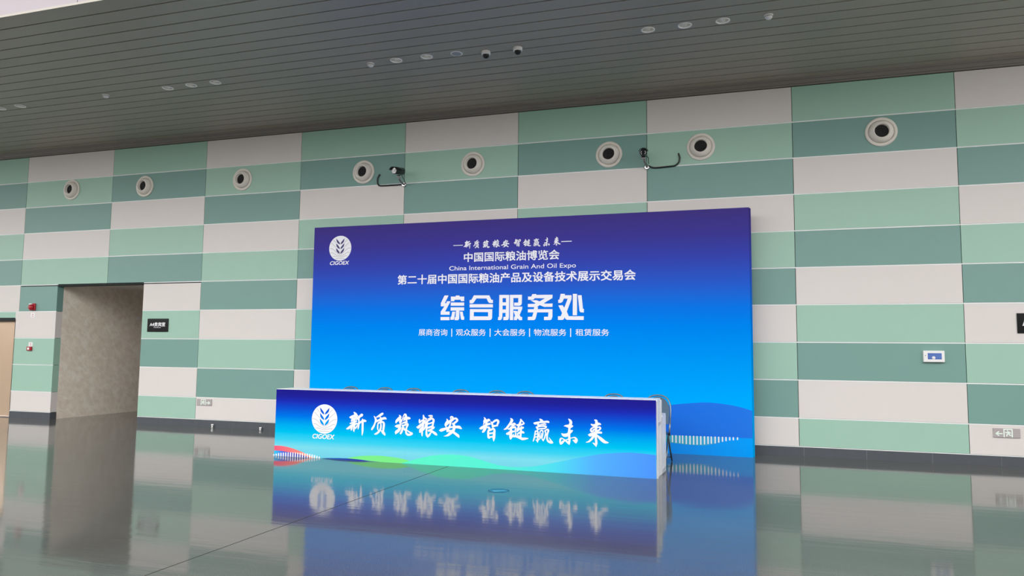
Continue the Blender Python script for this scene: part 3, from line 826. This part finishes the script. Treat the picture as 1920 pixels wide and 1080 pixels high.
# ------------------------------------------------------------------ folding chairs behind the counter
CHX = [9.33, 9.985, 10.52, 11.37, 12.0, 12.475, 13.90, 14.57]
CHL = ['leftmost grey folding chair behind the counter, curved top showing just right of the counter emblem',
       'second grey folding chair from the left behind the counter, only its curved top showing',
       'third grey folding chair from the left behind the counter, only its curved top showing',
       'fourth grey folding chair from the left behind the counter, only its curved top showing',
       'fifth grey folding chair from the left behind the counter, lowest sliver of curved top showing',
       'sixth grey folding chair from the left behind the counter, only its curved top showing',
       'grey folding chair behind the right part of the counter, second from the right end',
       'folding chair at the open counter end, curved back, steel tube and rear leg showing']
CHY = -1.35
ch = thing('folding_chair', (0, 0, 0), CHL[0], 'chair', 'folding chairs behind the counter')
arch = [(-0.195, -0.17, 0.435), (-0.195, -0.06, 0.58), (-0.195, 0.03, 0.72)]
for k in range(0, 13):
    a = math.pi - k * math.pi / 12
    arch.append((0.195 * math.copysign(abs(math.cos(a)) ** 0.8, math.cos(a)), 0.04 + 0.09 * math.sin(a), 0.755 + 0.215 * math.sin(a) ** 0.8))
arch += [(0.195, 0.03, 0.72), (0.195, -0.06, 0.58), (0.195, -0.17, 0.435)]
MB().tube(arch, 0.012).build('back_frame', M_tube, ch)
m = MB()
ring = [(-0.175, 0.56), (0.175, 0.56), (0.18, 0.74)] + [(0.18 * math.cos(a * math.pi / 10), 0.755 + 0.195 * math.sin(a * math.pi / 10)) for a in range(0, 11)] + [(-0.18, 0.74)]
nf = len(ring)
m.v += [(x, (z - 0.56) * 0.46 - 0.085, z) for x, z in ring] + [(x, (z - 0.56) * 0.46 - 0.060, z) for x, z in ring]
m.face(list(range(nf)))
m.face([nf + i for i in range(nf)][::-1])
for i in range(nf):
    j = (i + 1) % nf
    m.face([i, nf + i, nf + j, j])
m.build('backrest', M_pad, ch)
MB().box(-0.17, 0.17, -0.46, -0.11, 0.425, 0.455, bev=0.012).build('seat', M_pad, ch)
for sx in (-1, 1):
    x = sx * 0.195
    MB().tube([(x * 0.93, -0.17, 0.43), (x * 0.9, -0.32, 0.23), (x * 0.86, -0.47, 0.012)], 0.012).build('leg', M_tube, ch)
    MB().tube([(x, -0.30, 0.42), (x, -0.12, 0.22), (x * 1.05, 0.08, 0.012)], 0.012).build('leg', M_tube, ch)
MB().tube([(-0.17, -0.40, 0.11), (0.17, -0.40, 0.11)], 0.008).build('stretcher', M_tube, ch)
MB().tube([(-0.2, 0.03, 0.07), (0.2, 0.03, 0.07)], 0.008).build('stretcher', M_tube, ch)
for x0, x1 in ((-0.207, -0.183), (0.183, 0.207)):
    MB().box(x0, x1, -0.2, -0.13, 0.40, 0.45, bev=0.006).build('pivot', M_black, ch)
ch.location = (CHX[0], CHY, 0)
for x, l in zip(CHX[1:], CHL[1:]):
    dup(ch, (x, CHY, 0), l)

# ------------------------------------------------------------------ jet air nozzles
NZ = [(1.354, 5.154), (3.421, 5.111), (5.948, 5.103), (8.767, 5.077), (11.054, 5.08), (13.611, 5.077), (15.179, 5.097), (17.949, 5.128)]
NL = ['cream jet air nozzle on a light green panel, high over the red alarm sounder',
      'cream jet air nozzle on a teal panel high over the black room sign',
      'cream jet air nozzle on a light green panel, next along from the room sign one',
      'cream jet air nozzle on a teal panel beside the bullet camera with the bright face',
      'cream jet air nozzle on a light green panel, centred above the backdrop lettering',
      'cream jet air nozzle on a teal panel beside the bullet camera with six lamp dots',
      'cream jet air nozzle on a light green panel, past the hooked conduit end',
      'largest-looking cream jet air nozzle, on teal, toward the blue-labelled control box']
nz = thing('jet_nozzle', (0, 0, 0), NL[0], 'air vent', 'jet air nozzles along the wall')
MB().lathe([(0.20, -0.001), (0.235, 0.0), (0.235, 0.012), (0.224, 0.024), (0.195, 0.026), (0.185, 0.018), (0.183, 0.004)], (0, 0, 0), (0, -1, 0), seg=48).build('flange', M_cream, nz)
MB().lathe([(0.181, 0.003), (0.180, 0.022), (0.174, 0.045), (0.160, 0.070), (0.138, 0.090), (0.118, 0.100), (0.109, 0.101), (0.106, 0.094), (0.106, 0.03)], (0, 0, 0), (0, -1, 0), seg=48).build('ball', M_cream, nz)
m = MB().lathe([(0.1055, 0.028), (0.1055, 0.036)], (0, 0, 0), (0, -1, 0), 0, seg=32, smooth=False)  # flat black disc stands for the shade deep in the duct
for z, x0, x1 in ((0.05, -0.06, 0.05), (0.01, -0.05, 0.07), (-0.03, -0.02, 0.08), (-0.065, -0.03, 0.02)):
    m.tube([(x0, -0.04, z), ((x0 + x1) / 2, -0.042, z + 0.006), (x1, -0.04, z)], 0.005, 1, 6)  # bars stand in for reflected lines inside the dark hole
m.build('duct_shade', [M_dull, M_black], nz)
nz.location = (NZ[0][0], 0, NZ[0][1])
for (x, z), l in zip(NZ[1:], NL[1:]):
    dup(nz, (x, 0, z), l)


# ------------------------------------------------------------------ bullet cameras on wall brackets
def bullet(base, front, direction, cable, label, lit):
    t = thing('security_camera', base, label, 'security camera', 'bullet cameras on the wall')
    bx, by, bz = base
    MB().lathe([(0.05, 0.0), (0.05, 0.02), (0.035, 0.035)], base, (0, -1, 0), seg=20).build('wall_plate', M_chrome, t)
    d = Vector(direction).normalized()
    fr = Vector(front)
    back = fr - d * 0.30
    mid = fr - d * 0.17
    MB().tube([(bx, by - 0.02, bz), (bx, by - 0.12, bz + 0.02), (bx + (mid.x - bx) * 0.5, by - 0.24, bz + 0.04), (mid.x, mid.y, mid.z - 0.09)], 0.018).build('bracket_arm', M_steel, t)
    MB().lathe([(0.03, -0.035), (0.03, 0.035)], (mid.x, mid.y, mid.z - 0.10), (1, 0, 0), seg=16, smooth=False).build('joint', M_chrome, t)
    body = MB().lathe([(0.045, 0.0), (0.06, 0.02), (0.062, 0.28), (0.058, 0.30)], back, d, seg=24).build('housing', M_black, t)
    # sun hood over the front
    h = MB()
    side = d.cross(Vector((0, 0, 1))).normalized()
    up = side.cross(d)
    n = 0
    for r in (0.066, 0.074):
        for s0 in (-0.26, 0.05):
            for k in range(13):
                a = math.radians(15 + 150 * k / 12)
                h.v.append(tuple(fr + d * s0 + side * math.cos(a) * r * 1.12 + up * math.sin(a) * r))
    for k in range(12):
        h.face([k, k + 1, 14 + k, 13 + k], 0, True)
        h.face([26 + k, 39 + k, 40 + k, 27 + k], 0, True)
        h.face([13 + k, 14 + k, 40 + k, 39 + k])
        h.face([k, 26 + k, 27 + k, k + 1])
    h.face([0, 13, 39, 26])
    h.face([12, 38, 51, 25])
    h.build('sun_hood', M_black, t)
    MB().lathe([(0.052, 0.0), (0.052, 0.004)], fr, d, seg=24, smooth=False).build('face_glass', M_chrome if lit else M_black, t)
    MB().lathe([(0.02, 0.004), (0.02, 0.012), (0.012, 0.015)], fr, d, seg=16).build('lens', M_whitep if lit else M_dull, t)  # when lit, a white lens imitates the bright reflection
    for k in range(6):
        a = math.radians([150, 180, 215, 30, 0, -35][k])
        p = fr + d * 0.004 + side * math.cos(a) * 0.038 + up * math.sin(a) * 0.038
        MB().lathe([(0.008, 0.0), (0.007, 0.006), (0.003, 0.009)], p, d, seg=10).build('infrared_lamp', M_whitep, t)
    MB().tube([(mid.x + 0.02, mid.y, mid.z - 0.05), (bx + 0.05, by - 0.2, bz + 0.12), (bx + 0.04, by - 0.06, bz + 0.05)], 0.006).build('camera_lead', M_black, t)
    MB().tube(cable, 0.014).build('cable_conduit', M_black, t)
    return t


def arcpts(pts, n=6):
    out = []
    for i in range(len(pts) - 1):
        p0, p1, p2, p3 = pts[max(i - 1, 0)], pts[i], pts[i + 1], pts[min(i + 2, len(pts) - 1)]
        for k in range(n):
            t_ = k / n
            out.append(tuple(0.5 * (2 * b_ + (c - a) * t_ + (2 * a - 5 * b_ + 4 * c - e_) * t_ * t_ + (3 * b_ - a - 3 * c + e_) * t_ ** 3)
                             for a, b_, c, e_ in zip(p0, p1, p2, p3)))
    out.append(pts[-1])
    return out


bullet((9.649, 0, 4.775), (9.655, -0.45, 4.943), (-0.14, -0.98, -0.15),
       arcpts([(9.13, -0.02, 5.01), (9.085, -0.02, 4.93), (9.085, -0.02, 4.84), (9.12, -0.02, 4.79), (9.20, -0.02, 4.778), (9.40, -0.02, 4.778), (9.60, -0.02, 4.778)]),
       'bullet camera with bright face and conduit running left, on the left wall bracket', True)
bullet((14.271, 0, 4.803), (14.267, -0.45, 4.949), (0.10, -0.95, -0.30),
       arcpts([(14.806, -0.02, 5.01), (14.828, -0.02, 4.93), (14.81, -0.02, 4.85), (14.75, -0.02, 4.80), (14.65, -0.02, 4.79), (14.40, -0.02, 4.785), (14.31, -0.02, 4.82)]),
       'bullet camera with six lamp dots and conduit running right, on the right wall bracket', False)

# ------------------------------------------------------------------ ceiling fittings
M_refl = mat('bright reflector', (215, 215, 212), 0.25, metal=0.8)
M_lamp = mat('frosted lamp', (245, 245, 240), 0.4)
_lb = M_lamp.node_tree.nodes['Principled BSDF']
_lb.inputs['Emission Color'].default_value = (1, 0.97, 0.92, 1)
_lb.inputs['Emission Strength'].default_value = 0.45  # faint glow added so the dim fittings stand out
DL = ['downlight cut by the left edge of the photo', 'downlight nearest the left edge that shows whole, left of the leftmost smoke detector',
      'left downlight of the trio right of the leftmost smoke detector', 'middle downlight of the trio right of the leftmost smoke detector',
      'right downlight of the trio right of the leftmost smoke detector', 'left downlight of the pair between smoke detector and ceiling speaker',
      'right downlight of the pair, next to the round ceiling speaker', 'left downlight of the trio at the upper right of the ceiling',
      'middle downlight of the trio at the upper right of the ceiling', 'right downlight of the trio, next to the rightmost smoke detector']
dl = thing('downlight', (0, 0, 0), DL[0], 'ceiling light', 'recessed downlights in the slatted ceiling')
MB().lathe([(0.080, -0.005), (0.080, 0.006), (0.088, 0.010), (0.096, 0.006), (0.096, 0.0)], (0, 0, 0), (0, 0, -1), seg=36, caps=False).build('trim_ring', M_whitep, dl)
m = MB()
prof = [(0.0815, 0.0), (0.075, -0.04), (0.055, -0.08), (0.03, -0.10)]
seg = 32
for r, h in prof:
    for k in range(seg):
        a = 2 * math.pi * k / seg
        m.v.append((r * math.cos(a), r * math.sin(a), -h))
for i in range(3):
    for k in range(seg):
        k2 = (k + 1) % seg
        m.face([i * seg + k, i * seg + k2, (i + 1) * seg + k2, (i + 1) * seg + k], 0, True)
m.build('reflector', M_refl, dl)
MB().lathe([(0.028, -0.10), (0.028, -0.06), (0.02, -0.045)], (0, 0, 0), (0, 0, -1), seg=16).build('lamp', M_lamp, dl)
dl.location = (FIX[0][0], FIX[0][1], ZC)
for (x, y), l in zip(FIX[1:], DL[1:]):
    dup(dl, (x, y, ZC), l)

SD = [(4.996, 'white smoke detector on the left part of the ceiling, left of a downlight trio'),
      (10.281, 'white smoke detector left of the downlight pair at the middle of the ceiling'),
      (16.215, 'white smoke detector at the upper right, right of the downlight trio')]
sd = thing('smoke_detector', (0, 0, 0), SD[0][1], 'smoke detector', 'smoke detectors on the slatted ceiling')
MB().lathe([(0.058, 0.0), (0.060, 0.014), (0.056, 0.022)], (0, 0, 0), (0, 0, -1), seg=24).build('base', M_whitep, sd)
MB().lathe([(0.050, 0.022), (0.048, 0.040), (0.036, 0.054), (0.015, 0.058)], (0, 0, 0), (0, 0, -1), seg=24).build('sensor_head', M_whitep, sd)
MB().lathe([(0.053, 0.019), (0.053, 0.024)], (0, 0, 0), (0, 0, -1), seg=24).build('vent_slot', M_gap, sd)
sd.location = (SD[0][0], -2.60, ZC)
for x, l in SD[1:]:
    dup(sd, (x, -2.57, ZC), l)

sp = thing('ceiling_speaker', (11.732, -2.553, ZC), 'flat round grey ceiling speaker between a downlight and a dome camera', 'speaker')
MB().lathe([(0.088, 0.0), (0.096, 0.004), (0.090, 0.010), (0.082, 0.010)], sp.location, (0, 0, -1), seg=32).build('rim', M_whitep, sp)
MB().lathe([(0.083, 0.0), (0.082, 0.009), (0.05, 0.013), (0.01, 0.014)], sp.location, (0, 0, -1), seg=32).build('grille', mat('grey speaker mesh', (168, 168, 168), 0.7, bump=0.3, bscale=400), sp)

DC = [(12.188, 'left dome camera with black bubble, next to the round ceiling speaker'), (12.69, 'right dome camera with black bubble, farther from the ceiling speaker')]
dc = thing('dome_camera', (0, 0, 0), DC[0][1], 'security camera', 'dome cameras on the slatted ceiling')
MB().lathe([(0.066, 0.0), (0.070, 0.010), (0.070, 0.042), (0.064, 0.055), (0.052, 0.058)], (0, 0, 0), (0, 0, -1), seg=32).build('base', M_whitep, dc)
MB().lathe([(0.051, 0.056), (0.048, 0.075), (0.038, 0.095), (0.022, 0.107), (0.006, 0.111)], (0, 0, 0), (0, 0, -1), seg=32).build('bubble', mat('black glossy bubble', (14, 14, 16), 0.08), dc)
dc.location = (DC[0][0], -2.50, ZC)
dup(dc, (DC[1][0], -2.50, ZC), DC[1][1])

# ------------------------------------------------------------------ signs and small fittings on the wall
rs = thing('room_sign', (3.962, 0, 1.945), 'small black sign with white characters right of the passage opening', 'sign', 'black room signs')
MB().box(3.69, 4.235, -0.016, 0, 1.945, 2.225, bev=0.003).build('sign_plate', M_signblack, rs)
m = MB()
m.text('A4贵宾室', (3.756, 2.058, 4.162, 2.148), -0.0168, bold=0.03)
for x in (3.862, 3.886, 3.902, 3.926, 3.942, 3.960, 3.976, 4.0, 4.016, 4.034):
    m.box(x, x + 0.013, -0.0168, -0.016, 2.030, 2.042)
m.build('sign_lettering', M_letter, rs)
rs2 = thing('room_sign', (19.947, 0, 1.949), 'black sign cut by the right edge of the photo, on a white panel', 'sign', 'black room signs')
MB().box(19.675, 20.22, -0.016, 0, 1.949, 2.245, bev=0.003).build('sign_plate', M_signblack, rs2)
MB().text('A', (19.741, 2.058, 19.815, 2.148), -0.0168, bold=0.03).build('sign_lettering', M_letter, rs2)


def exit_sign(x0, x1, z0, z1, mirror, label):
    t = thing('exit_sign', ((x0 + x1) / 2, 0, z0), label, 'sign', 'low exit signs on the wall')
    W, H = x1 - x0, z1 - z0
    MB().box(x0, x1, -0.018, 0, z0, z1, bev=0.003).build('sign_plate', M_plate, t)
    X = (lambda u: x1 - u * W) if mirror else (lambda u: x0 + u * W)
    Z = lambda v: z0 + v * H
    y = -0.0195
    m_ = MB()
    lw = 0.075 * H
    for pts in ([(0.30, 0.10), (0.30, 0.90), (0.60, 0.90), (0.60, 0.10)],):
        for a, c in zip(pts[:-1], pts[1:]):
            m_.stroke([(X(a[0]), Z(a[1]), lw * 1.5), (X(c[0]), Z(c[1]), lw * 1.5)], y)
    m_.lathe([(0.06 * H, 0), (0.06 * H, 0.001)], (X(0.47), y, Z(0.76)), (0, -1, 0), seg=14)
    for pts in ([(0.45, 0.64), (0.43, 0.46)], [(0.45, 0.62), (0.51, 0.54), (0.54, 0.57)], [(0.44, 0.62), (0.39, 0.58), (0.37, 0.48)],
                [(0.43, 0.46), (0.49, 0.36), (0.50, 0.18)], [(0.43, 0.46), (0.40, 0.30), (0.35, 0.26)]):
        m_.stroke([(X(u), Z(v), lw * 1.5) for u, v in pts], y)
    m_.build('running_figure', M_green, t)
    m_ = MB()
    m_.stroke([(X(0.67), Z(0.42), lw * 1.6), (X(0.84), Z(0.42), lw * 1.6)], y)
    m_.stroke([(X(0.80), Z(0.62), lw * 1.6), (X(0.90), Z(0.42), lw * 1.6), (X(0.80), Z(0.22), lw * 1.6)], y, sub=1)
    m_.build('arrow', M_green, t)
    return t


exit_sign(5.06, 5.425, 0.440, 0.570, False, 'low exit sign with arrow to the right, left of the counter')
exit_sign(19.303, 19.648, 0.421, 0.556, True, 'low exit sign with arrow to the left, at the right edge of the wall')

cb = thing('control_box', (18.56, 0, 1.51), 'white wall box with a blue label on the right teal panel', 'control box')
MB().box(18.418, 18.703, -0.06, 0, 1.51, 1.682, bev=0.006).build('case', M_whitep, cb)
MB().box(18.475, 18.662, -0.0615, -0.06, 1.553, 1.645).build('blue_label', M_blue, cb)
m = MB()
for z in (1.578, 1.592, 1.606, 1.62):
    m.box(18.48, 18.655, -0.0622, -0.0615, z, z + 0.0025)
m.build('label_lines', mat('pale blue line', (150, 175, 220), 0.5), cb)
MB().lathe([(0.024, 0), (0.022, 0.006), (0.012, 0.009)], (18.553, -0.0615, 1.575), (0, -1, 0), seg=20).build('button', M_whitep, cb)
MB().lathe([(0.006, 0), (0.006, 0.003)], (18.443, -0.06, 1.61), (0, -1, 0), seg=10).build('indicator', M_gap, cb)

al = thing('fire_alarm', (0.42, 0, 2.43), 'red alarm sounder on the teal panel left of the passage', 'alarm')
MB().box(0.345, 0.505, -0.035, 0, 2.425, 2.585, bev=0.012).build('base', M_red, al)
m = MB()
m.lathe([(0.068, 0.03), (0.066, 0.06), (0.05, 0.085), (0.02, 0.095)], (0.415, 0, 2.495), (0, -1, 0), seg=24)
m.build('sounder', M_red, al)
MB().box(0.37, 0.44, -0.075, -0.035, 2.553, 2.578, bev=0.006).build('strobe', M_whitep, al)

cp = thing('call_point', (0.40, 0, 1.51), 'small red call point with white centre below a notice, left pier', 'call point')
MB().box(0.335, 0.475, -0.04, 0, 1.515, 1.605, bev=0.01).build('case', M_red, cp)
MB().box(0.365, 0.425, -0.042, -0.04, 1.535, 1.585).build('press_plate', M_whitep, cp)

def notice(x0, x1, z0, z1, label):
    t = thing('notice_card', ((x0 + x1) / 2, 0, z0), label, 'notice', 'white notice cards on the left pier')
    MB().box(x0, x1, -0.003, 0, z0, z1).build('card', M_whitep, t)
    m_ = MB()
    xm, zm = (x0 + x1) / 2, z0 + (z1 - z0) * 0.58
    m_.stroke([(xm - 0.012, zm - 0.014, 0.008), (xm, zm + 0.016, 0.010), (xm + 0.012, zm - 0.014, 0.008)], -0.0036)
    m_.box(xm - 0.03, xm + 0.03, -0.0036, -0.003, z0 + 0.016, z0 + 0.022)
    m_.build('red_mark', M_red, t)


notice(0.365, 0.482, 2.268, 2.372, 'small white notice on the white panel below the red alarm sounder')
notice(0.355, 0.475, 1.607, 1.705, 'small white notice on the light green panel above the red call point')

wp = tag(MB().box(1.11, 1.118, 2.295, 2.375, 2.305, 2.385, bev=0.002).build('wall_plate', M_whitep, origin=(1.11, 2.335, 2.345)),
         'small grey plate on the dark end of the marble passage wall', 'switch plate')

for x, h, l in ((5.482, 0.072, 'white peg at the skirting below the left exit sign'), (6.634, 0.056, 'shorter white peg at the skirting beside the left end of the counter')):
    p = thing('floor_peg', (x, -0.03, 0), l, 'door stop', 'white pegs at the skirting')
    MB().lathe([(0.020, 0.0), (0.020, h * 0.35), (0.013, h * 0.4), (0.013, h * 0.6)], (x, -0.03, 0.0), (0, 0, 1), seg=16).build('stem', M_whitep, p)
    MB().lathe([(0.024, h * 0.6), (0.026, h * 0.75), (0.022, h)], (x, -0.03, 0.0), (0, 0, 1), seg=16).build('cap', M_whitep, p)

fs = thing('floor_sticker', (13.09, -4.36, 0), 'round blue sticker on the polished floor in front of the counter', 'sticker')
def disc(mb, x, y, r0, r1, z, a0=0, a1=360, mi=0):
    k_ = 40
    n_ = len(mb.v)
    for i in range(k_ + 1):
        a = math.radians(a0 + (a1 - a0) * i / k_)
        mb.v += [(x + r0 * math.cos(a), y + r0 * math.sin(a), z), (x + r1 * math.cos(a), y + r1 * math.sin(a), z)]
    for i in range(k_):
        mb.face([n_ + 2 * i, n_ + 2 * i + 1, n_ + 2 * i + 3, n_ + 2 * i + 2], mi)
M_st1 = mat('teal sticker film', (36, 116, 146), 0.4)
M_st2 = mat('dark teal sticker ring', (12, 62, 88), 0.4)
M_st3 = mat('pale sticker swoosh', (96, 178, 198), 0.4)
MB().lathe([(0.125, 0.0), (0.125, 0.0008)], fs.location, (0, 0, 1), seg=40, smooth=False).build('film', M_st1, fs)
m = MB()
disc(m, 13.09, -4.36, 0.105, 0.124, 0.0012, 180, 330)
disc(m, 13.09, -4.36, 0.108, 0.122, 0.0012, 0, 150)
m.build('ring', M_st2, fs)
m = MB()
pts = [(-0.07, -0.02, 0.02), (-0.03, -0.045, 0.06), (0.02, -0.01, 0.06), (0.05, 0.03, 0.045), (0.085, 0.03, 0.015)]
P = []
for i in range(len(pts) - 1):
    for k in range(5):
        q = k / 5
        P.append(tuple(a + (c - a) * q for a, c in zip(pts[i], pts[i + 1])))
P.append(pts[-1])
for x, y, wd in P:
    m.v += [(13.09 + x, -4.36 + y - wd / 2, 0.0013), (13.09 + x, -4.36 + y + wd / 2, 0.0013)]
for i in range(len(P) - 1):
    m.face([2 * i, 2 * i + 2, 2 * i + 3, 2 * i + 1])
m.build('swoosh', M_st3, fs)
